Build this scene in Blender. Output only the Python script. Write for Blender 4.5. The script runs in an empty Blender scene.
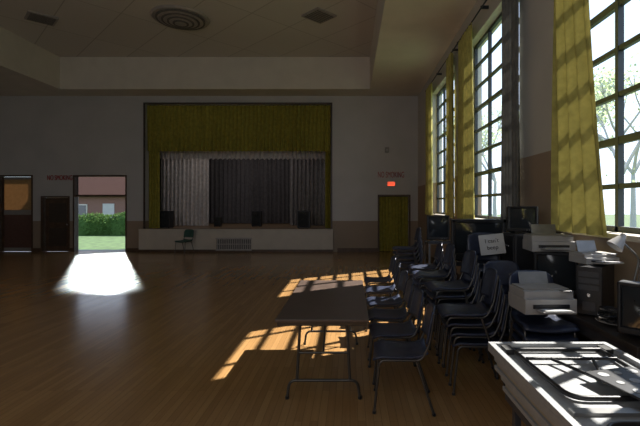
import bpy, math, random
from mathutils import Vector, Matrix, Euler
random.seed(7)
sc=bpy.context.scene
sc.view_settings.view_transform='Standard'
F=425.0; H=1.68

# ---------------------------------------------------------------- materials
def new_mat(name):
    m=bpy.data.materials.new(name); m.use_nodes=True
    nt=m.node_tree; b=nt.nodes['Principled BSDF']; return m,nt,b
def mat(name,col,rough=.5,metal=0,var=.12,scale=12,bump=0,spec=.5,emit=None,estr=0,coat=0):
    m,nt,b=new_mat(name)
    N=nt.nodes;L=nt.links
    tc=N.new('ShaderNodeTexCoord'); no=N.new('ShaderNodeTexNoise'); no.inputs['Scale'].default_value=scale; no.inputs['Detail'].default_value=5
    L.new(tc.outputs['Object'],no.inputs['Vector'])
    cr=N.new('ShaderNodeValToRGB'); c=Vector(col)
    cr.color_ramp.elements[0].position=.3; cr.color_ramp.elements[1].position=.7
    a=c*(1-var); d=c*(1+var)
    cr.color_ramp.elements[0].color=(*a,1); cr.color_ramp.elements[1].color=(*d,1)
    L.new(no.outputs['Fac'],cr.inputs['Fac']); L.new(cr.outputs['Color'],b.inputs['Base Color'])
    b.inputs['Roughness'].default_value=rough; b.inputs['Metallic'].default_value=metal
    b.inputs['Specular IOR Level'].default_value=spec
    if coat: b.inputs['Coat Weight'].default_value=coat
    if emit: b.inputs['Emission Color'].default_value=(*emit,1); b.inputs['Emission Strength'].default_value=estr
    if bump:
        bp=N.new('ShaderNodeBump'); bp.inputs['Strength'].default_value=bump; bp.inputs['Distance'].default_value=.02
        L.new(no.outputs['Fac'],bp.inputs['Height']); L.new(bp.outputs['Normal'],b.inputs['Normal'])
    return m
def wall_mat(name,upper,lower,zsplit,zt=None):
    m,nt,b=new_mat(name); N=nt.nodes;L=nt.links
    g=N.new('ShaderNodeNewGeometry'); s=N.new('ShaderNodeSeparateXYZ'); L.new(g.outputs['Position'],s.inputs[0])
    gt=N.new('ShaderNodeMath'); gt.operation='GREATER_THAN'; gt.inputs[1].default_value=zsplit; L.new(s.outputs['Z'],gt.inputs[0])
    no=N.new('ShaderNodeTexNoise'); no.inputs['Scale'].default_value=1.3; no.inputs['Detail'].default_value=6; L.new(g.outputs['Position'],no.inputs['Vector'])
    mx=N.new('ShaderNodeMix'); mx.data_type='RGBA'; L.new(gt.outputs[0],mx.inputs['Factor'])
    mx.inputs['A'].default_value=(*lower,1); mx.inputs['B'].default_value=(*upper,1)
    mr=N.new('ShaderNodeMapRange'); mr.inputs['To Min'].default_value=.86; mr.inputs['To Max'].default_value=1.1; L.new(no.outputs['Fac'],mr.inputs['Value'])
    mu=N.new('ShaderNodeVectorMath'); mu.operation='SCALE'; L.new(mx.outputs['Result'],mu.inputs[0]); L.new(mr.outputs[0],mu.inputs['Scale'])
    L.new(mu.outputs[0],b.inputs['Base Color']); b.inputs['Roughness'].default_value=.6
    n2=N.new('ShaderNodeTexNoise'); n2.inputs['Scale'].default_value=60; L.new(g.outputs['Position'],n2.inputs['Vector'])
    bp=N.new('ShaderNodeBump'); bp.inputs['Strength'].default_value=.15; bp.inputs['Distance'].default_value=.01
    L.new(n2.outputs['Fac'],bp.inputs['Height']); L.new(bp.outputs['Normal'],b.inputs['Normal'])
    return m
def floor_mat():
    m,nt,b=new_mat('wood_strip_floor'); N=nt.nodes;L=nt.links
    tc=N.new('ShaderNodeTexCoord'); mp=N.new('ShaderNodeMapping'); mp.inputs['Rotation'].default_value=(0,0,math.pi/2)
    L.new(tc.outputs['Object'],mp.inputs['Vector'])
    br=N.new('ShaderNodeTexBrick'); L.new(mp.outputs[0],br.inputs['Vector'])
    br.inputs['Scale'].default_value=1; br.inputs['Brick Width'].default_value=1.1; br.inputs['Row Height'].default_value=.062
    br.inputs['Mortar Size'].default_value=.0014; br.inputs['Mortar Smooth'].default_value=.3; br.inputs['Bias'].default_value=0
    br.inputs['Color1'].default_value=(.36,.205,.082,1); br.inputs['Color2'].default_value=(.29,.16,.062,1); br.inputs['Mortar'].default_value=(.14,.075,.03,1)
    mp2=N.new('ShaderNodeMapping'); mp2.inputs['Scale'].default_value=(14,.7,1); L.new(tc.outputs['Object'],mp2.inputs['Vector'])
    no=N.new('ShaderNodeTexNoise'); no.inputs['Scale'].default_value=3; no.inputs['Detail'].default_value=6; L.new(mp2.outputs[0],no.inputs['Vector'])
    mr=N.new('ShaderNodeMapRange'); mr.inputs['To Min'].default_value=.82; mr.inputs['To Max'].default_value=1.15; L.new(no.outputs['Fac'],mr.inputs['Value'])
    mu=N.new('ShaderNodeVectorMath'); mu.operation='SCALE'; L.new(br.outputs['Color'],mu.inputs[0]); L.new(mr.outputs[0],mu.inputs['Scale'])
    L.new(mu.outputs[0],b.inputs['Base Color'])
    n3=N.new('ShaderNodeTexNoise'); n3.inputs['Scale'].default_value=1.2; n3.inputs['Detail'].default_value=5; L.new(tc.outputs['Object'],n3.inputs['Vector'])
    m3=N.new('ShaderNodeMapRange'); m3.inputs['To Min'].default_value=.16; m3.inputs['To Max'].default_value=.27; L.new(n3.outputs['Fac'],m3.inputs['Value'])
    L.new(m3.outputs[0],b.inputs['Roughness'])
    b.inputs['Specular IOR Level'].default_value=.5
    return m
def ceil_mat():
    m,nt,b=new_mat('ceiling_panels'); N=nt.nodes;L=nt.links
    tc=N.new('ShaderNodeTexCoord'); mp=N.new('ShaderNodeMapping'); mp.inputs['Rotation'].default_value=(0,0,math.pi/4)
    L.new(tc.outputs['Object'],mp.inputs['Vector'])
    br=N.new('ShaderNodeTexBrick'); br.offset=0; L.new(mp.outputs[0],br.inputs['Vector'])
    br.inputs['Scale'].default_value=1; br.inputs['Brick Width'].default_value=2.4; br.inputs['Row Height'].default_value=1.2
    br.inputs['Mortar Size'].default_value=.014; br.inputs['Mortar Smooth'].default_value=.2
    br.inputs['Color1'].default_value=(.64,.61,.56,1); br.inputs['Color2'].default_value=(.61,.58,.53,1); br.inputs['Mortar'].default_value=(.42,.39,.35,1)
    L.new(br.outputs['Color'],b.inputs['Base Color']); b.inputs['Roughness'].default_value=.8
    return m
def cloth_mat(name,col,trans=.35,tcol=None):
    m,nt,b=new_mat(name); N=nt.nodes;L=nt.links
    tc=N.new('ShaderNodeTexCoord'); no=N.new('ShaderNodeTexNoise'); no.inputs['Scale'].default_value=9; no.inputs['Detail'].default_value=6
    L.new(tc.outputs['Object'],no.inputs['Vector'])
    cr=N.new('ShaderNodeValToRGB'); c=Vector(col)
    cr.color_ramp.elements[0].position=.3; cr.color_ramp.elements[1].position=.7
    cr.color_ramp.elements[0].color=(*(c*.75),1); cr.color_ramp.elements[1].color=(*(c*1.2),1)
    L.new(no.outputs['Fac'],cr.inputs['Fac']); L.new(cr.outputs['Color'],b.inputs['Base Color'])
    b.inputs['Roughness'].default_value=.85; b.inputs['Specular IOR Level'].default_value=.15
    t=N.new('ShaderNodeBsdfTranslucent'); t.inputs['Color'].default_value=(*(tcol or col),1)
    mx=N.new('ShaderNodeMixShader'); mx.inputs[0].default_value=trans
    L.new(b.outputs[0],mx.inputs[1]); L.new(t.outputs[0],mx.inputs[2])
    L.new(mx.outputs[0],N['Material Output'].inputs['Surface'])
    return m
def glass_mat(name,tint=(1,1,1),g=.06):
    m=bpy.data.materials.new(name); m.use_nodes=True; nt=m.node_tree; N=nt.nodes;L=nt.links
    N.remove(N['Principled BSDF'])
    t=N.new('ShaderNodeBsdfTransparent'); t.inputs['Color'].default_value=(*tint,1)
    gl=N.new('ShaderNodeBsdfGlossy'); gl.inputs['Roughness'].default_value=.02
    mx=N.new('ShaderNodeMixShader'); mx.inputs[0].default_value=g
    L.new(t.outputs[0],mx.inputs[1]); L.new(gl.outputs[0],mx.inputs[2]); L.new(mx.outputs[0],N['Material Output'].inputs['Surface'])
    return m

WALLC=(.46,.445,.425); DADO=(.28,.21,.15)
M=dict(
 wallb=wall_mat('painted_plaster_back',WALLC,DADO,1.11),
 wallr=wall_mat('painted_plaster_right',(.54,.52,.48),(.33,.245,.175),2.34),
 walll=wall_mat('painted_plaster_left',WALLC,DADO,1.11),
 soffit=mat('soffit_plaster',(.64,.59,.51),.8,var=.05,scale=2),
 floor=floor_mat(), ceil=ceil_mat(),
 stagef=mat('stage_front_paint',(.50,.44,.36),.6,var=.06,scale=3),
 stagefl=mat('stage_floor_wood',(.22,.14,.08),.4,scale=4),
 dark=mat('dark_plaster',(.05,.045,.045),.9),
 gold=cloth_mat('gold_drapery',(.31,.27,.05),.1),
 goldw=cloth_mat('window_gold_drapery',(.44,.39,.12),.055,(.44,.38,.10)),
 grayc=cloth_mat('gray_drapery',(.60,.55,.53),.12),
 grayd=cloth_mat('dark_gray_drapery',(.12,.11,.115),.1),
 graym=cloth_mat('medium_gray_drapery',(.28,.26,.26),.1),
 shaded_cloth=cloth_mat('shaded_side_drapery',(.15,.15,.14),.03),  # shaded side of a window curtain, put into a darker gray cloth colour
 steel=mat('dark_window_steel',(.035,.04,.045),.45,.3),
 sill=mat('window_sill_paint',(.42,.38,.33),.5),
 chrome=mat('chrome_tube',(.55,.55,.56),.25,1,var=.05),
 dmetal=mat('dark_tube',(.10,.095,.09),.35,.8),
 vinyl=mat('navy_plastic',(.024,.031,.058),.38,var=.25,scale=20,bump=.05),
 green=mat('green_plastic',(.03,.09,.07),.5),
 lam=mat('brown_laminate',(.085,.06,.05),.33,var=.15,scale=5),
 lamedge=mat('laminate_edge',(.05,.035,.025),.4),
 black=mat('black_plastic',(.014,.014,.016),.4,var=.2,scale=30),
 blackm=mat('matte_black',(.015,.015,.015),.8),
 screen=mat('crt_screen',(.02,.024,.028),.08,var=.05,spec=.8),
 white=mat('white_plastic',(.34,.33,.32),.45,var=.05,scale=8),
 beige=mat('beige_plastic',(.26,.245,.22),.5,var=.06,scale=8),
 offw=mat('table_plastic',(.28,.29,.30),.4,var=.08,scale=30,bump=.04),
 edge=mat('table_edge_tan',(.34,.29,.22),.5,var=.1,scale=8),
 paper=mat('paper',(.5,.5,.5),.8,var=.03),
 ink=mat('ink',(.02,.02,.025),.8),
 gray=mat('gray_metal',(.22,.22,.22),.4,.5),
 cab=mat('cabinet_paint',(.04,.04,.045),.5),
 wood=mat('dark_wood',(.08,.045,.025),.45,var=.3,scale=6),
 desk=mat('desk_top',(.035,.028,.024),.4,var=.2,scale=6),
 red=mat('red_letters',(.35,.03,.03),.5),
 exitr=mat('exit_glow',(.9,.1,.05),.5,emit=(1,.12,.05),estr=1.2),
 vent=mat('vent_metal',(.36,.33,.30),.5,.2),
 ventd=mat('vent_dark',(.13,.12,.11),.8),
 grass=mat('grass',(.055,.095,.028),.95,var=.5,scale=3,bump=.4),
 path=mat('concrete_path',(.3,.29,.27),.9,scale=4),
 brick=mat('brick_wall',(.16,.08,.06),.9,scale=8),
 roof=mat('shingle_roof',(.13,.085,.07),.9,scale=10),
 bark=mat('bark',(.42,.42,.42),.9,scale=15,bump=.5),
 leaf=cloth_mat('leaves',(.38,.46,.26),.5,(.5,.58,.36)),
 hedge=cloth_mat('hedge_leaves',(.06,.12,.03),.3,(.12,.2,.05)),
 glass=glass_mat('window_glass'), refl_tint=glass_mat('reflection_tint',(.35,.28,.26),.05),  # second glass is tinted to imitate a faint reflection
 refl_tan=cloth_mat('reflection_tan',(.25,.17,.09),.35,(.5,.34,.2)),  # tan of a glass reflection put into the upper panel colour
 refl_brown=mat('reflection_brown',(.12,.06,.045),.5),  # darker brown part of the same reflection, as panel colour
)

# ---------------------------------------------------------------- mesh builder
class MB:
    def __init__(s): s.v=[];s.f=[];s.m=[];s.sm=[];s.mats=[];s.T=Matrix.Identity(4)
    def mi(s,k):
        m=M[k]
        if m not in s.mats: s.mats.append(m)
        return s.mats.index(m)
    def add(s,vs,fs,k,smooth=False):
        o=len(s.v); i=s.mi(k)
        s.v+= [tuple(s.T@Vector(p)) for p in vs]
        for f in fs: s.f.append([o+a for a in f]); s.m.append(i); s.sm.append(smooth)
    def box(s,c,d,k,rot=(0,0,0),taper=None):
        R=Euler(rot).to_matrix(); hx,hy,hz=d[0]/2,d[1]/2,d[2]/2; vs=[]
        for z in(-1,1):
            t=(taper if (taper and z>0) else 1)
            for x,y in((-1,-1),(1,-1),(1,1),(-1,1)):
                vs.append(Vector(c)+R@Vector((x*hx*t,y*hy*t,z*hz)))
        s.add(vs,[(3,2,1,0),(4,5,6,7),(0,1,5,4),(1,2,6,5),(2,3,7,6),(3,0,4,7)],k)
    def b2(s,a,b,k):
        s.box([(a[i]+b[i])/2 for i in range(3)],[abs(b[i]-a[i]) for i in range(3)],k)
    def tube(s,pts,r,k,n=10,closed=False,r2=None):
        pts=[Vector(p) for p in pts]; vs=[];fs=[]; N=len(pts); up=None
        for i,p in enumerate(pts):
            if closed: d=(pts[(i+1)%N]-pts[i-1])
            else: d=(pts[min(i+1,N-1)]-pts[max(i-1,0)])
            d.normalize()
            if up is None: up=d.orthogonal().normalized()
            up=(up-d*up.dot(d)); 
            if up.length<1e-5: up=d.orthogonal()
            up.normalize(); w=d.cross(up)
            rr=r if r2 is None else r+(r2-r)*i/max(1,N-1)
            for j in range(n):
                a=2*math.pi*j/n; vs.append(p+(up*math.cos(a)+w*math.sin(a))*rr)
        for i in range(N if closed else N-1):
            for j in range(n):
                a=i*n+j;b=i*n+(j+1)%n;i2=(i+1)%N; fs.append((a,b,i2*n+(j+1)%n,i2*n+j))
        s.add(vs,fs,k,True)
        if not closed: s.add(vs[:n],[tuple(range(n-1,-1,-1))],k); s.add(vs[-n:],[tuple(range(n))],k)
    def cyl(s,a,b,r,k,n=20,r2=None): s.tube([a,b],r,k,n,False,r2)
    def sheet(s,fn,nu,nv,k,th=.0,smooth=True):
        vs=[];fs=[]
        for i in range(nu+1):
            for j in range(nv+1): vs.append(Vector(fn(i/nu,j/nv)))
        W=nv+1
        for i in range(nu):
            for j in range(nv): fs.append((i*W+j,(i+1)*W+j,(i+1)*W+j+1,i*W+j+1))
        if th:
            n0=len(vs); nr=[]
            for i in range(nu+1):
                for j in range(nv+1):
                    a=vs[min(i+1,nu)*W+j]-vs[max(i-1,0)*W+j]; b=vs[i*W+min(j+1,nv)]-vs[i*W+max(j-1,0)]
                    nr.append(a.cross(b).normalized())
            vs+= [vs[q]-nr[q]*th for q in range(n0)]
            fs+= [tuple(n0+a for a in reversed(f)) for f in fs]
            bd=[i*W for i in range(nu+1)]+[nu*W+j for j in range(1,nv+1)]+[i*W+nv for i in range(nu-1,-1,-1)]+[j for j in range(nv-1,0,-1)]
            for q in range(len(bd)):
                a,b=bd[q],bd[(q+1)%len(bd)]; fs.append((a,n0+a,n0+b,b))
        s.add(vs,fs,k,smooth)
    def mesh(s,name):
        me=bpy.data.meshes.new(name); me.from_pydata(s.v,[],s.f)
        for m in s.mats: me.materials.append(m)
        for p,i,q in zip(me.polygons,s.m,s.sm): p.material_index=i; p.use_smooth=q
        me.update(); return me
    def obj(s,name,loc=(0,0,0),rz=0,bevel=0,parent=None):
        o=bpy.data.objects.new(name,s.mesh(name)); sc.collection.objects.link(o)
        o.location=loc; o.rotation_euler=(0,0,rz)
        if bevel:
            bv=o.modifiers.new('bevel','BEVEL'); bv.width=bevel; bv.segments=2; bv.limit_method='ANGLE'; bv.angle_limit=math.radians(50)
        if parent: o.parent=parent
        return o
def rounded(pts,r=.04,n=4):
    P=[Vector(p) for p in pts]; out=[P[0]]
    for i in range(1,len(P)-1):
        a=(P[i-1]-P[i]);b=(P[i+1]-P[i]); rr=min(r,a.length*.45,b.length*.45)
        s=P[i]+a.normalized()*rr; e=P[i]+b.normalized()*rr
        for k in range(n+1):
            t=k/n; out.append(s*(1-t)**2+P[i]*2*t*(1-t)+e*t*t)
    out.append(P[-1]); return out

# ---------------------------------------------------------------- room shell
XR=2.43; XL=-13.0; YB=15.2; YN=-3.0; ZS=5.58; ZC=6.66
b=MB(); b.b2((XL-.3,YN-.3,-.25),(XR+.3,YB+.3,0),'floor'); b.obj('floor')
b=MB(); b.b2((XL-.3,YN-.3,ZC),(XR+.3,YB+.3,ZC+.2),'ceil'); b.obj('ceiling')
b=MB()
b.b2((.67,YN,ZS),(XR,YB,ZC),'soffit'); b.b2((XL,YN,ZS),(-9.76,YB,ZC),'soffit')
b.b2((-9.76,14.3,ZS),(.67,YB,ZC),'soffit'); b.b2((-9.76,YN,ZS),(.67,YN+1,ZC),'soffit')
b.obj('ceiling_soffit')
def wall_open(name,axis,plane,thick,lo,hi,zlo,zhi,ops,k):
    b=MB(); A=sorted(set([lo,hi]+[o[0] for o in ops]+[o[1] for o in ops]))
    for a0,a1 in zip(A[:-1],A[1:]):
        op=[o for o in ops if o[0]<=a0+1e-6 and o[1]>=a1-1e-6]
        segs=[]; z=zlo
        for o in sorted(op,key=lambda q:q[2]):
            if o[2]>z: segs.append((z,o[2]))
            z=o[3]
        if z<zhi: segs.append((z,zhi))
        for z0,z1 in segs:
            if axis=='x': b.b2((a0,plane,z0),(a1,plane+thick,z1),k)
            else: b.b2((plane,a0,z0),(plane+thick,a1,z1),k)
    return b.obj(name)
WIN=[(9.9,12.6),(6.1,8.8),(2.3,5.0)]; WZ0,WZ1=1.42,4.95
STG=(-7.33,-.68,.82,5.29)
DR=(1.04,2.11,0,2.0); DB=(-11.05,-10.02,0,2.0); DC=(-9.9,-7.98,0,2.75); DA=(-12.6,-11.34,0,2.75)  # DC and DA are added openings standing in for glass reflections
wall_open('wall_back','x',YB,.3,XL-.3,XR+.3,0,ZC,[STG,DR,DB,DC,DA],'wallb')
wall_open('wall_right','y',XR,.3,YN-.3,YB,0,ZC,[(a,c,WZ0,WZ1) for a,c in WIN],'wallr')
b=MB(); b.b2((XL-.3,YN-.3,0),(XL,YB,ZC),'walll'); b.obj('wall_left')
b=MB(); b.b2((XL,YN-.3,0),(XR,YN,ZC),'walll'); b.obj('wall_front')
b=MB(); 
for x0,x1 in((-13,-12.6),(-11.34,-11.05),(-10.02,-9.9),(-7.98,-7.5),(-.45,1.04),(2.11,2.40)): b.b2((x0,YB-.02,0),(x1,YB,.14),'wood')
b.obj('baseboard_back')
b=MB(); b.b2((XR-.02,YN,0),(XR,YB-.03,.14),'wood'); b.obj('baseboard_right')

# windows
for n,(y0,y1) in enumerate(WIN):
    b=MB(); xg=XR+.17; fw=.055
    b.b2((xg-.03,y0,WZ0),(xg+.03,y0+fw,WZ1),'steel'); b.b2((xg-.03,y1-fw,WZ0),(xg+.03,y1,WZ1),'steel')
    b.b2((xg-.03,y0,WZ0),(xg+.03,y1,WZ0+fw),'steel'); b.b2((xg-.03,y0,WZ1-fw),(xg+.03,y1,WZ1),'steel')
    for i in(1,2):
        y=y0+(y1-y0)*i/3; b.b2((xg-.03,y-.024,WZ0),(xg+.03,y+.024,WZ1),'steel')
    for i in range(1,8):
        z=WZ0+(WZ1-WZ0)*i/8; t=.036 if i in(2,5) else .024; b.b2((xg-.025,y0,z-t),(xg+.025,y1,z+t),'steel')
    b.add([(xg,y0,WZ0),(xg,y1,WZ0),(xg,y1,WZ1),(xg,y0,WZ1)],[(0,1,2,3)],'glass')
    b.obj('window_%d'%(n+1))
    b=MB(); b.b2((XR-.06,y0-.08,WZ0-.05),(XR+.13,y1+.08,WZ0+.001),'sill'); b.obj('trim_%d'%(n+1),bevel=.006)

# curtains
def curtain(name,p0,p1,zt,zb,folds,amp,k,q0=None,q1=None,billow=0,seed=0,parent=None,hem=0,nv=24):
    rnd=random.Random(seed); p0=Vector((*p0,0));p1=Vector((*p1,0)); q0=Vector((*(q0 or p0[:2]),0)); q1=Vector((*(q1 or p1[:2]),0))
    d=(p1-p0).normalized(); nrm=Vector((-d.y,d.x,0)); am=[rnd.uniform(.6,1.2) for _ in range(folds+2)]
    b=MB()
    def fn(u,v):
        t=v**1.3
        p=(p0*(1-t)+q0*t)*(1-u)+(p1*(1-t)+q1*t)*u
        i=min(int(u*folds),folds-1)
        f=u*folds; w=math.sin(2*math.pi*f+.5*math.sin(3*v+seed))*am[i]
        w+=.25*math.sin(4*math.pi*f+1+v)
        p=p+nrm*(amp*w*(.75+.35*v)+billow*math.sin(math.pi*v*.9))
        z=zt+(zb-zt)*v+hem*math.sin(2*math.pi*f)*v
        return (p.x,p.y,z)
    b.sheet(fn,folds*10,nv,k)
    return b.obj(name,parent=parent)
zr=5.12
def wcur(y0,y1,yb0,yb1,k,seed,zb=1.40):
    curtain('window_curtain',(XR-.13,y0),(XR-.13,y1),zr,zb,max(3,int(abs(y1-y0)/.13)),.05,k,(XR-.14,yb0),(XR-.14,yb1),seed=seed)
wcur(11.9,12.8,11.9,12.8,'goldw',1); wcur(9.55,10.1,9.5,10.15,'goldw',2)
wcur(8.0,9.0,7.85,9.05,'goldw',3); wcur(5.8,6.45,5.75,6.4,'shaded_cloth',4)
wcur(4.22,4.8,3.72,4.75,'goldw',5); wcur(1.8,2.5,1.8,2.6,'goldw',6)
for y0,y1 in WIN:
    b=MB(); b.cyl((XR-.13,y0-.7 if y0>3 else y0-.5,zr+.015),(XR-.13,y1+.35,zr+.015),.014,'steel')
    for y in(y0-.4,(y0+y1)/2,y1+.3): b.b2((XR-.14,y-.015,zr-.0),(XR,y+.015,zr+.05),'steel')
    b.obj('curtain_rod')

# ---------------------------------------------------------------- stage
b=MB()
SX0=-7.75
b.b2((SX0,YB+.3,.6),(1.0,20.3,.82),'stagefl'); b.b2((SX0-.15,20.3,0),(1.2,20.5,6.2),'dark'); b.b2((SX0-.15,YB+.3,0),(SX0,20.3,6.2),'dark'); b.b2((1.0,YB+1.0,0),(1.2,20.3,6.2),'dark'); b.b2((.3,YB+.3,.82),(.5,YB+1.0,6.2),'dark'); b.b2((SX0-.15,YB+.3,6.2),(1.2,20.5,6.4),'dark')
b.obj('wall_stage_shell')
b=MB(); b.b2((-7.5,YB-.12,0),(-.6,YB,.775),'stagef'); b.b2((-7.5,YB-.14,.775),(-.6,YB,.825),'stagef'); b.b2((-7.5,YB-.14,0),(-.6,YB-.12,.1),'wood')
b.b2((STG[0],YB,.78),(STG[1],YB+.3,.825),'stagefl')
b.obj('wall_stage_apron',bevel=.006)
b=MB()
for a,c in(((STG[0]-.05,YB-.03,.83),(STG[0],YB+.02,5.34)),((STG[1],YB-.03,.83),(STG[1]+.05,YB+.02,5.34)),((STG[0]-.05,YB-.03,5.29),(STG[1]+.05,YB+.02,5.34))): b.b2(a,c,'lamedge')
b.obj('trim_4')
b=MB(); x0=(218-350)*YB/F; x1=(252-350)*YB/F; q=-.04
b.b2((x0,YB-.15+q+.02,.1),(x1,YB-.12+q+.01,.5),'ventd')
for i in range(16):
    x=x0+(x1-x0)*(i+.5)/16; b.b2((x-.012,YB-.17-.02,.1),(x+.012,YB-.15-.015,.5),'vent')
b.b2((x0-.03,YB-.18,.47),(x1+.03,YB-.141,.52),'vent'); b.b2((x0-.03,YB-.18,.07),(x1+.03,YB-.141,.12),'vent'); b.b2((x0,YB-.192,.28),(x1,YB-.15,.31),'vent')
b.obj('air_vent_grille')
curtain('stage_valance',(STG[0]+.02,YB+.12),(STG[1]-.02,YB+.12),5.27,3.62,46,.05,'gold',seed=11,hem=.015)
curtain('stage_curtain',(STG[0]+.02,YB+.22),(STG[0]+.42,YB+.22),5.2,.84,4,.04,'gold',seed=12)
curtain('stage_curtain',(STG[1]-.22,YB+.22),(STG[1]-.02,YB+.22),5.2,.84,3,.04,'gold',seed=13)
curtain('stage_border',(-7.6,16.1),(-.9,16.1),5.3,3.42,38,.05,'grayc',seed=14,hem=.03)
curtain('backdrop_curtain',(-7.7,19.6),(.9,19.6),6.0,.84,44,.07,'grayd',seed=15)
curtain('traveler_curtain',(-7.68,17.3),(-5.75,17.3),6.0,.84,12,.07,'grayc',seed=16)
curtain('traveler_curtain',(-2.5,17.6),(-.2,17.6),6.0,.84,14,.07,'graym',seed=17)
def speaker(x,y,w,h,d,z=.825):
    b=MB(); b.box((0,0,h/2+.02),(w,d,h),'black'); b.box((0,-d/2-.006,h/2+.02),(w*.88,.012,h*.92),'blackm')
    b.cyl((0,-d/2-.012,h*.35),(0,-d/2-.03,h*.35),w*.36,'blackm',24,w*.3); b.cyl((0,-d/2-.03,h*.35),(0,-d/2-.035,h*.35),w*.12,'blackm')
    b.cyl((0,-d/2-.012,h*.78),(0,-d/2-.03,h*.78),w*.2,'blackm',20,w*.14)
    for sx in(-1,1):
        for sy in(-1,1): b.cyl((sx*w*.4,sy*d*.4,0),(sx*w*.4,sy*d*.4,.022),.02,'black',8)
    b.obj('stage_speaker',(x,y,z),bevel=.008)
speaker(-6.9,15.85,.5,.62,.4); speaker((304-350)*15.85/F,15.85,.46,.62,.4); speaker((257-350)*17/F,17,.36,.6,.35); speaker((218-350)*16.9/F,16.9,.25,.36,.25)

curtain('doorway_curtain',(DR[0]+.02,YB+.1),(DR[1]-.02,YB+.1),1.98,.02,9,.035,'gold',seed=21)
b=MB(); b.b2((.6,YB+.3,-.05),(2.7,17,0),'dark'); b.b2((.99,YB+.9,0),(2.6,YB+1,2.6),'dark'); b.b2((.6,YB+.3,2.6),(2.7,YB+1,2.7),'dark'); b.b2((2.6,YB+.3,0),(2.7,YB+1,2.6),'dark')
b.obj('floor_vestibule')
def door_trim(n,d):
    b=MB(); w=.05
    b.b2((d[0]-w,YB-.03,0),(d[0],YB+.01,d[3]+w),'wood'); b.b2((d[1],YB-.03,0),(d[1]+w,YB+.01,d[3]+w),'wood'); b.b2((d[0],YB-.03,d[3]),(d[1],YB+.01,d[3]+w),'wood')
    b.obj('trim_%d'%n)
door_trim(5,DR)
b=MB(); w=.05
for d in(DB,DC,DA):
    b.b2((d[0],YB-.02,0),(d[0]+w,YB+.2,d[3]),'wood'); b.b2((d[1]-w,YB-.02,0),(d[1],YB+.2,d[3]),'wood'); b.b2((d[0]+w,YB-.02,d[3]-w),(d[1]-w,YB+.2,d[3]),'wood')
b.obj('trim_6')
b=MB(); b.b2((DB[0]+.06,YB+.12,.01),(DB[1]-.06,YB+.17,1.94),'wood'); b.cyl((DB[1]-.14,YB+.12,.98),(DB[1]-.14,YB+.06,.98),.03,'chrome')
for z0,z1 in((.2,.85),(1.05,1.75)): b.b2((DB[0]+.2,YB+.105,z0),(DB[1]-.2,YB+.12,z1),'lamedge')
b.obj('door_1',bevel=.006)
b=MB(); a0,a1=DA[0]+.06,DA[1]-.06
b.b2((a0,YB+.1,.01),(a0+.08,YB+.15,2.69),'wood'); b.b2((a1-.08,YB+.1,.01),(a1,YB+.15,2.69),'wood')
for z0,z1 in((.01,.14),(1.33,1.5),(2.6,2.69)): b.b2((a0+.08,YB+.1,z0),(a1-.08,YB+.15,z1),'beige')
b.b2((a0+.08,YB+.12,1.5),(a1-.08,YB+.13,2.6),'refl_tan'); b.b2((a0+.08,YB+.12,.14),(a1-.08,YB+.13,1.33),'refl_brown')
b.obj('reflection_door')  # panelled door shape imitating a glass reflection; no real door here
b=MB(); a0,a1=DC[0]+.05,DC[1]-.05
b.b2((a0,YB+.08,1.98),(a1,YB+.15,2.05),'wood'); b.add([(a0,YB+.12,2.05),(a1,YB+.12,2.05),(a1,YB+.12,2.7),(a0,YB+.12,2.7)],[(0,1,2,3)],'refl_tint')
b.obj('window_4')  # transom of the added doorway that imitates a glass reflection

# signs
def text(name,s,loc,size,k,rx=math.pi/2,rz=0,ext=.006):
    cu=bpy.data.curves.new(name,'FONT'); cu.body=s; cu.size=size; cu.extrude=ext; cu.align_x='CENTER'; cu.align_y='CENTER'
    o=bpy.data.objects.new(name,cu); sc.collection.objects.link(o); o.location=loc; o.rotation_euler=(rx,0,rz); o.data.materials.append(M[k])
    return o
def P(px,py,Y): return ((px-350)*Y/F, Y, H-(py-205)*Y/F)
x,_,z=P(391,175,YB); text('no_smoking_sign','NO SMOKING',(x,YB-.012,z),.3,'red').scale=(.5,1,1)
x,_,z=P(60,178,YB); text('no_smoking_sign','NO SMOKING',(x,YB-.012,z),.26,'red').scale=(.55,1,1)
x,_,z=P(391,184,YB)
b=MB(); b.box((0,0,0),(.3,.08,.18),'white'); b.box((0,-.043,0),(.26,.006,.14),'exitr'); e=b.obj('exit_sign',(x,YB-.045,z),bevel=.006)
t=text('exit_letters','EXIT',(0,-.05,0),.13,'white'); t.parent=e
x,_,z=P(387,150,YB); b=MB(); b.box((0,0,0),(.14,.08,.18),'beige'); b.cyl((0,-.04,0),(0,-.06,0),.03,'vent'); b.obj('wall_alarm',(x,YB-.042,z),bevel=.01)

# ceiling fixtures
b=MB(); b.cyl((0,0,0),(0,0,-.05),.74,'vent',48,.7)
for i,r in enumerate((.6,.46,.32,.18)):
    b.cyl((0,0,-.05-.03*i),(0,0,-.08-.03*i),r+.02,'ventd',40); b.cyl((0,0,-.07-.03*i),(0,0,-.09-.03*i),r,'vent',40,r-.06)
b.obj('ceiling_diffuser',(-4.5,11.3,ZC))
for x,y in((-.81,11.15),(-8.2,11.3)):
    b=MB(); b.box((0,0,-.02),(.66,.66,.04),'vent')
    for i in range(7): b.box((0,-.24+.08*i,-.045),(.56,.035,.015),'ventd')
    b.obj('ceiling_air_vent',(x,y,ZC),rz=math.pi/4)

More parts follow.
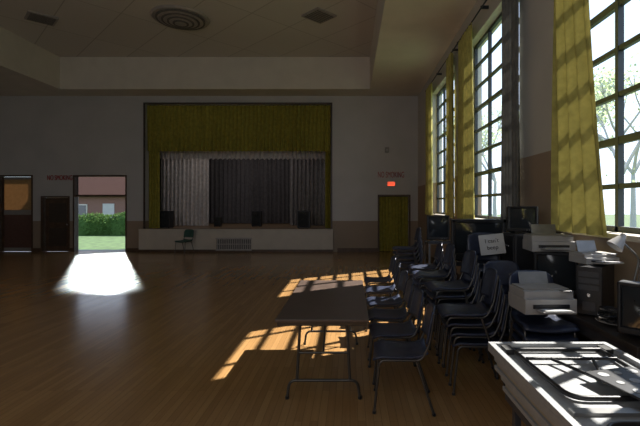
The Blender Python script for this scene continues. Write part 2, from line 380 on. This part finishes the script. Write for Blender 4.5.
# ---------------------------------------------------------------- furniture
def chair_mesh(b,sk='vinyl',leg='dmetal'):
    def seat(u,v):
        x=-.22+.44*u; y=(-.21+.42*v)*(1-.12*(u)**2); cz=.45+.02*(2*v-1)**2-.03*max(0,(.15-u))/.15-.012*math.sin(math.pi*u)+.03*max(0,u-.85)/.15
        return (x,y,cz)
    b.sheet(seat,12,12,sk,.018)
    def back(u,v):
        y=-.20+.40*v; z=.56+.27*u; e=1-.12*max(0,(u-.7)/.3)**2
        return (.215+.05*u+.035*(1-(2*v-1)**2),y*e,z+(-.03*(2*v-1)**4*(u)))
    b.sheet(back,10,12,sk,-.016)
    for s in(-1,1):
        y=s*.195
        b.tube(rounded([(-.21,y*1.08,0),(-.165,y,.425),(.17,y*.95,.425),(.235,y*.95,.56),(.275,y*.9,.80)],.05),.0105,leg)
        b.tube(rounded([(.27,y*1.1,0),(.13,y,.42)],.02),.0105,leg)
        b.cyl((-.21,y*1.08,0),(-.207,y*1.078,.02),.015,'black',8); b.cyl((.27,y*1.1,0),(.262,y*1.1,.02),.015,'black',8)
    b.tube([(-.15,-.195,.42),(-.15,.195,.42)],.009,leg,8); b.tube([(.13,-.195,.42),(.13,.195,.42)],.009,leg,8)
_b=MB(); chair_mesh(_b); CH=_b.mesh('chair_mesh')
_b=MB(); chair_mesh(_b,'green'); CHG=_b.mesh('green_chair_mesh')
def chair(name,x,y,rz=0,z=0,parent=None,me=None):
    o=bpy.data.objects.new(name,me or CH); sc.collection.objects.link(o); o.location=(x,y,z); o.rotation_euler=(0,0,rz)
    if parent: o.parent=parent
    return o
for x,y,r in((.42,3.62,-.08),(.42,4.2,.05),(.42,4.8,-.03),(.44,5.45,.08),(.44,6.2,-.05),(.46,7.0,.04)):
    chair('plastic_chair',x,y,r)
chair('green_chair',(184-350)*14.6/F,14.6,math.radians(70),me=CHG)
def stack(x,y,n,rz,dz=.085,dx=.03):
    e=bpy.data.objects.new('chair_stack',None); sc.collection.objects.link(e); e.location=(x,y,0); e.rotation_euler=(0,0,rz)
    for i in range(n): chair('stacked_chair_%d'%i,-dx*i,0,0,dz*i,e)
PI2=math.pi/2
stack(1.14,3.95,4,-.08); stack(1.14,4.72,5,.04,dx=.015)
stack(1.62,4.32,4,PI2+.05,dx=.015)
stack(1.64,5.1,7,PI2,dx=.02)
stack(1.06,5.5,5,.0,dx=.005); stack(1.08,8.0,6,0,dx=.01); stack(1.62,3.62,4,PI2-.05,dx=.01)
stack(1.18,6.7,4,-.04,dx=.01)

def folding_table(name,x,y,L=1.83,W=.76,z=.74):
    b=MB(); b.box((0,0,z-.012),(W,L,.024),'lam'); b.box((0,0,z-.04),(W-.03,L-.03,.034),'lamedge')
    for s in(-1,1):
        yy=s*(L/2-.2)
        b.tube(rounded([(-.2,yy,z-.05),(-.23,yy,.16),(.23,yy,.16),(.2,yy,z-.05)],.02),.0125,'dmetal')
        b.tube(rounded([(-.315,yy,0),(-.295,yy,.16),(.295,yy,.16),(.315,yy,0)],.06,6),.0125,'dmetal')
        for q in(-1,1): b.cyl((q*.315,yy,0),(q*.315,yy,.025),.017,'black',8)
        b.tube([(-.29,yy,z-.06),(.29,yy,z-.06)],.012,'dmetal')
        b.tube([(0,yy,.40),(0,yy-s*.38,z-.06)],.009,'dmetal'); b.tube([(-.216,yy,.40),(.216,yy,.40)],.01,'dmetal')
    b.obj(name,(x,y,0),bevel=.004)
folding_table('folding_table',-.23,4.4,1.83,.77)

def av_cart(x,y,h=.85,w=.66,d=.5,rz=0):
    b=MB()
    for sx in(-1,1):
        for sy in(-1,1):
            b.box((sx*(w/2-.02),sy*(d/2-.02),h/2+.04),(.035,.035,h-.08),'gray')
            b.cyl((sx*(w/2-.02)-.015,sy*(d/2-.02),.04),(sx*(w/2-.02)+.015,sy*(d/2-.02),.04),.04,'black',16)
    for z in(.16,h*.52,h-.02): b.box((0,0,z),(w,d,.025),'cab'); b.box((0,-d/2+.01,z+.02),(w,.015,.04),'cab')
    return b.obj('av_cart',(x,y,0),rz,bevel=.004)
def crt(name,x,y,z,w,h,d,rz=0,k='black',foot=True):
    b=MB(); f=.035*w/.5
    b.box((0,-d/2+.04,h/2+.02),(w,.08,h),k)
    vs=[(-w/2,-d/2+.08,.02),(w/2,-d/2+.08,.02),(w/2,-d/2+.08,h+.02),(-w/2,-d/2+.08,h+.02),(-w*.3,d/2,.06),(w*.3,d/2,.06),(w*.3,d/2,h*.78),(-w*.3,d/2,h*.78)]
    b.add(vs,[(0,1,5,4),(1,2,6,5),(2,3,7,6),(3,0,4,7),(4,5,6,7)],k)
    for c,s in(((0,h+.02-f/2),(w,f)),((0,.02+f*.9),(w,f*1.8)),((-w/2+f/2,h/2+.02),(f,h)),((w/2-f/2,h/2+.02),(f,h))):
        b.box((c[0],-d/2-.012,c[1]),(s[0],.026,s[1]),k)
    sw=w-2*f; z0=.02+f*1.8; sh=h-f*2.8
    b.sheet(lambda u,v:(-sw/2+sw*u,-d/2-.002-.016*math.sin(math.pi*u)*math.sin(math.pi*v),z0+sh*v),10,8,'screen')
    for i in range(4): b.cyl((w*.12+i*.03,-d/2-.024,.02+f*.8),(w*.12+i*.03,-d/2-.032,.02+f*.8),.007,'gray',10)
    for q in(-1,1): b.box((q*w*.3,-d*.2,.01),(w*.15,d*.4,.02),'blackm')
    return b.obj(name,(x,y,z),rz,bevel=.01)
av_cart(1.76,6.05,.88,.72,.5); crt('television',1.76,6.05,.905,.74,.56,.48)
av_cart(1.72,8.2,.98,.5,.5); crt('television',1.68,8.2,1.005,.42,.46,.42,rz=-.1)

b=MB(); b.b2((1.86,2.75,.72),(2.36,4.75,.76),'desk'); b.b2((1.9,2.8,.62),(1.93,4.7,.72),'cab'); b.b2((2.3,2.8,.3),(2.33,4.7,.72),'cab')
for x in(1.9,2.3):
    for y in(2.8,4.68): b.b2((x-.025,y-.025,0),(x+.025,y+.025,.72),'cab')
b.b2((1.92,2.85,.12),(2.32,3.3,.62),'cab')
b.obj('work_desk',bevel=.005)
b=MB(); b.b2((1.93,4.97,0),(2.22,5.4,1.34),'cab')
for i in range(4): b.b2((1.915,4.99,.04+.325*i),(1.93,5.38,.34+.325*i),'black'); b.b2((1.9,5.1,.2+.325*i),(1.915,5.25,.22+.325*i),'chrome')
b.b2((1.94,4.955,.03),(2.21,4.97,1.32),'black'); b.obj('filing_cabinet',bevel=.005)
crt('computer_monitor',2.07,5.18,1.345,.34,.30,.28,rz=-.15)
crt('computer_monitor',2.12,4.42,.765,.40,.42,.36,rz=-.35)
crt('computer_monitor',2.14,2.97,.765,.36,.36,.34,rz=-.9)
def printer(name,x,y,z,w,d,h,rz,k='white'):
    b=MB(); b.box((0,0,h*.3),(w,d,h*.6),k); b.box((0,.02,h*.75),(w*.96,d*.9,h*.3),k); b.box((0,.03,h*.93),(w*.9,d*.7,h*.08),'beige')
    b.box((0,-d/2-.004,h*.32),(w*.7,.012,h*.16),'black'); b.box((0,-d/2-.06,h*.2),(w*.6,.14,.012),k,rot=(-.1,0,0))
    b.box((w*.33,-d/2+.03,h*.92),(w*.22,.06,.01),'gray'); b.box((0,d/2-.02,h+.04),(w*.6,.012,.11),'gray',rot=(-.35,0,0)); b.box((0,-d/2-.06,h*.2+.012),(w*.5,.13,.004),'paper',rot=(-.1,0,0))
    return b.obj(name,(x,y,z),rz,bevel=.008)
printer('inkjet_printer',2.06,4.42,1.21,.42,.32,.17,-.1)
printer('inkjet_printer',1.61,3.58,.80,.42,.34,.2,.03)
def tower(x,y,z,rz):
    b=MB(); w,d,h=.19,.42,.40
    b.box((0,0,h/2+.015),(w,d,h),'black'); b.box((0,-d/2-.012,h/2+.015),(w*.98,.025,h*.98),'black')
    for i in range(3): b.box((0,-d/2-.027,h*.88-i*.055),(w*.8,.006,.042),'cab')
    b.cyl((0,-d/2-.025,h*.45),(0,-d/2-.032,h*.45),.014,'chrome',14); b.box((0,-d/2-.027,h*.22),(w*.5,.006,.07),'cab')
    b.box((-w/2-.003,0,h/2+.015),(.006,d*.94,h*.92),'cab')
    for i in range(6): b.box((-w/2-.008,.08,h*.3+.02*i),(.004,.12,.008),'blackm')
    for sx in(-1,1):
        for sy in(-1,1): b.box((sx*.07,sy*.17,.0075),(.03,.03,.015),'blackm')
    b.obj('computer_tower',(x,y,z),rz,bevel=.006)
tower(2.12,3.66,.76,-.75)
printer('scanner',2.12,3.70,1.18,.30,.24,.09,.1)
b=MB(); b.cyl((0,0,0),(0,0,.03),.08,'gray',24,.07); b.tube(rounded([(0,0,.03),(-.02,0,.3),(.03,0,.5),(-.12,0,.64)],.05),.008,'gray')
b.tube([(.02,.02,.05),(.045,.02,.49)],.004,'chrome',6); b.tube([(-.11,0,.66),(-.17,0,.59)],.03,'white',20,False,.065); b.tube([(-.095,0,.69),(-.11,0,.66)],.018,'white',16,False,.03)
b.obj('desk_lamp',(2.26,3.36,.76))
b=MB(); rnd=random.Random(3)
for c in range(8):
    pts=[]; x0=2.0+rnd.uniform(-.03,.04); y0=3.27+rnd.uniform(-.03,.03)
    for i in range(26):
        a=i*.55+c; pts.append((x0+.07*math.cos(a)*(1+.3*math.sin(i+c)),y0+.08*math.sin(a*.9+c),.775+.014*c+.012*abs(math.sin(i*.7))))
    b.tube(pts,.005,'black' if c%3 else 'beige',6)
b.obj('cable_bundle')
b=MB(); b.box((0,0,0),(.30,.004,.24),'paper'); s=b.obj('paper_sign',(1.70,5.085,1.21))
s.rotation_euler=(-.16,-.10,0)
for i,(tx,sz) in enumerate((('I can\'t',.06),('beep',.06))):
    t=text('sign_text_%d'%i,tx,(0,-.004,.04-.08*i),.07,'ink',ext=.001); t.parent=s

# stack of folding tables, underside up, on a dolly
e=bpy.data.objects.new('folded_table_stack',None); sc.collection.objects.link(e)
b=MB(); TX0,TX1,TY0,TY1=.94,1.70,.95,2.74
for i in range(5):
    ox=.015*(i%2)-.012*i; oy=-.03*(4-i)+.01*(i%3); z=.54+.05*i
    b.b2((TX0+ox+.0,TY0+oy,z),(TX1+ox,TY1+oy,z+.026),'offw'); b.b2((TX0+ox+.012,TY0+oy+.012,z+.026),(TX1+ox-.012,TY1+oy-.012,z+.044 if i<4 else z+.03),'edge' if i<4 else 'offw')
zt=.54+.2+.026; ox=-.048; 
for a,c in(((TX0,TY0),(TX0+.035,TY1)),((TX1-.035,TY0),(TX1,TY1)),((TX0+.035,TY0),(TX1-.035,TY0+.035)),((TX0+.035,TY1-.035),(TX1-.035,TY1))):
    b.b2((a[0]+ox,a[1]+.01,zt),(c[0]+ox,c[1]+.01,zt+.03),'offw')
b.obj('stacked_tables',bevel=.006,parent=e)
b=MB(); cx=(TX0+TX1)/2+ox; zl=zt+.022
for s,(ya,yb) in((1,(TY1-.12,TY1-.78)),(-1,(TY0+.12,TY0+.78))):
    b.tube(rounded([(cx-.27,ya,zl),(cx-.25,yb,zl),(cx+.25,yb,zl),(cx+.27,ya,zl)],.09,6),.0125,'black')
    b.tube([(cx-.31,ya,zl),(cx+.31,ya,zl)],.013,'black')
    b.tube(rounded([(cx-.12,ya-s*.18,zl+.01),(cx,ya-s*.5,zl+.01),(cx+.12,ya-s*.18,zl+.01)],.05),.009,'black')
    b.tube([(cx-.26,ya-s*.18,zl+.01),(cx+.26,ya-s*.18,zl+.01)],.009,'black')
    b.box((cx-.3,ya,zl),(.05,.09,.03),'blackm'); b.box((cx+.3,ya,zl),(.05,.09,.03),'blackm')
b.box((cx,1.85,zl-.012),(.62,.05,.02),'gray')
b.obj('folded_legs',parent=e)
b=MB()
b.box((0,0,0),(.30,.42,.012),'black')
for i in range(3):
    for j in range(4):
        b.cyl((-.09+.09*i,-.15+.1*j,.006),(-.09+.09*i,-.15+.1*j,.0085),.026 if (i+j)%2 else .018,'offw',18)
b.obj('bracket_plate',(cx+.13,2.02,zl+.03),rz=.25,parent=e,bevel=.004)
b=MB()
for y in(1.1,2.5):
    for x in(.98,1.56):
        b.b2((x-.02,y-.02,.09),(x+.02,y+.02,.5),'cab'); b.cyl((x-.015,y,.045),(x+.015,y,.045),.045,'black',16); b.b2((x-.02,y-.02,.06),(x+.02,y+.02,.1),'cab')
b.b2((.94,1.04,.5),(1.6,2.58,.538),'cab'); b.b2((.96,1.08,.2),(1.58,2.52,.23),'cab')
b.obj('table_dolly',bevel=.004)

# ---------------------------------------------------------------- exterior
b=MB(); b.b2((-80,YB+5.4,-.4),(80,90,-.3),'grass'); b.b2((XR+.31,-40,-.4),(80,YB+5.4,-.3),'grass'); b.b2((-80,YB+.31,-.4),(SX0-.16,YB+5.4,-.3),'grass'); b.obj('ground_lawn')
b=MB(); b.b2((-13,YB+.3,-.3),(-7.92,YB+1.0,-.02),'path'); b.obj('doorstep')
b=MB(); hx,hy=-21.0,40
b.box((hx,hy,1.1),(12,6,2.8),'brick')
b.add([(hx-6.5,hy-3.4,2.4),(hx+6.5,hy-3.4,2.4),(hx+6.5,hy+3.4,2.4),(hx-6.5,hy+3.4,2.4),(hx-5,hy,5.2),(hx+5,hy,5.2)],[(0,1,5,4),(2,3,4,5),(0,4,3),(1,2,5),(3,2,1,0)],'roof')
for dx in(-2.5,2.2): b.box((hx+dx,hy-3.02,1.2),(1.3,.08,1.1),'sill'); b.box((hx+dx,hy-3.06,1.2),(1.1,.06,.9),'screen')
b.box((hx,hy-3.02,.8),(1,.08,2),'white'); b.box((hx+3,hy+.5,5.2),(.6,.6,1.2),'brick')
b.obj('brick_house')
# hedge: core volume plus leaves
b=MB(); r=random.Random(5)
def hz(u): return 1.35+.18*math.sin(9*u)+.12*math.sin(23*u+1)
b.sheet(lambda u,v:(-24+12*u, 27.9+.5*math.cos(math.pi*v)+.1*math.sin(31*u), max(0,hz(u)-.1)*math.sin(math.pi*v)),60,10,'hedge')
vs=[];fs=[]
for i in range(7000):
    u=r.random(); v=r.random(); c=Vector((-24+12*u,27.9-.55*math.cos(math.pi*v*.6)+r.gauss(0,.05),hz(u)*abs(math.sin(math.pi*v*.55))+r.gauss(0,.05)+.05)); n=Vector((r.gauss(0,1),r.gauss(0,1),r.gauss(0,1))).normalized(); t=n.orthogonal().normalized(); w=n.cross(t); s=r.uniform(.04,.09)
    o=len(vs); vs+=[c-t*s,c+w*s*.5,c+t*s,c-w*s*.5]; fs.append((o,o+1,o+2,o+3))
b.add(vs,fs,'hedge'); b.obj('hedge',(0,0,-.3))
def tree(x,y,h,seed,leaves=1400):
    r=random.Random(seed); b=MB(); tips=[]
    def br(p,d,l,rad,dep):
        q=p+d*l; mid=(p+q)/2+Vector((r.uniform(-.1,.1),r.uniform(-.1,.1),0))*l*.3
        b.tube([p,mid,q],rad,'bark',7,False,rad*.6)
        if dep==0: tips.append(q); return
        tips.append(q)
        for _ in range(3 if dep>1 else 4):
            nd=(d+Vector((r.uniform(-.8,.8),r.uniform(-.8,.8),r.uniform(-.1,.5)))).normalized(); br(q,nd,l*.68,rad*.6,dep-1)
    br(Vector((0,0,0)),Vector((0,0,1)),h*.34,h*.018,4)
    vs=[];fs=[]
    for i in range(leaves):
        c=r.choice(tips)+Vector((r.gauss(0,.35),r.gauss(0,.35),r.gauss(0,.3))); n=Vector((r.gauss(0,1),r.gauss(0,1),r.gauss(0,1))).normalized(); t=n.orthogonal().normalized(); w=n.cross(t); s=r.uniform(.06,.13)
        o=len(vs); vs+= [c-t*s,c+w*s*.55,c+t*s,c-w*s*.55]; fs.append((o,o+1,o+2,o+3))
    b.add(vs,fs,'leaf'); b.obj('tree',(x,y,-.3))
tree(14,22,10,1,3200); tree(15,28,11,2,3000); tree(13,38,12,3,2600); tree(22,33,13,4); tree(9,33,9,5)

# ---------------------------------------------------------------- lights
w=bpy.data.worlds.new('World'); sc.world=w; w.use_nodes=True; nt=w.node_tree; bg=nt.nodes['Background']
tc=nt.nodes.new('ShaderNodeTexCoord'); sp=nt.nodes.new('ShaderNodeSeparateXYZ'); nt.links.new(tc.outputs['Generated'],sp.inputs[0])
cr=nt.nodes.new('ShaderNodeValToRGB'); cr.color_ramp.elements[0].position=0; cr.color_ramp.elements[0].color=(.74,.86,1,1); cr.color_ramp.elements[1].position=.7; cr.color_ramp.elements[1].color=(.42,.60,.95,1)
nt.links.new(sp.outputs['Z'],cr.inputs[0]); nt.links.new(cr.outputs[0],bg.inputs[0]); bg.inputs[1].default_value=2.0
def light(name,typ,loc,direc,energy,col=(1,1,1),**kw):
    l=bpy.data.lights.new(name,typ); l.energy=energy; l.color=col
    for a,v in kw.items(): setattr(l,a,v)
    o=bpy.data.objects.new(name,l); sc.collection.objects.link(o); o.location=loc; o.rotation_euler=Vector(direc).to_track_quat('-Z','Y').to_euler(); return o
light('sun','SUN',(8,6,10),(-3.98,-2.6,-4.88),17,(1,.95,.86),angle=.009)
for y0,y1 in WIN:
    o=light('window_portal','AREA',(XR+.29,(y0+y1)/2,(WZ0+WZ1)/2),(-1,0,0),1,shape='RECTANGLE',size=WZ1-WZ0,size_y=y1-y0)
    o.rotation_euler=(0,math.pi/2,0); o.data.cycles.is_portal=True
light('added_door_beam','AREA',(-8.95-3.0*.58,YB+3.1,1.95),(.58*1.0,-1.0,-.285),6,(.9,1,.97),shape='RECTANGLE',size=1.6,size_y=1.7,spread=math.radians(2))  # added narrow-beam lamp, lays a reflection's pale patch on the floor
# added fill lamp behind the camera; the end wall has no windows
light('added_rear_fill','AREA',(-3.5,YN+.2,3.4),(0,1,.12),135,(.95,.96,1),shape='RECTANGLE',size=7,size_y=3)
light('added_stage_fill','AREA',(-4.2,16.6,5.6),(-.1,.45,-1),34,(1,.94,.9),shape='RECTANGLE',size=4,size_y=.5)  # added unseen fill lamp to brighten the gray stage drapes

cam=bpy.data.cameras.new('camera'); co=bpy.data.objects.new('camera',cam); sc.collection.objects.link(co)
co.location=(0,0,H); co.rotation_euler=(math.pi/2,0,0); cam.sensor_width=36; cam.lens=F/640*36; cam.shift_x=-30/640; cam.shift_y=-8/640; cam.clip_end=300
sc.camera=co
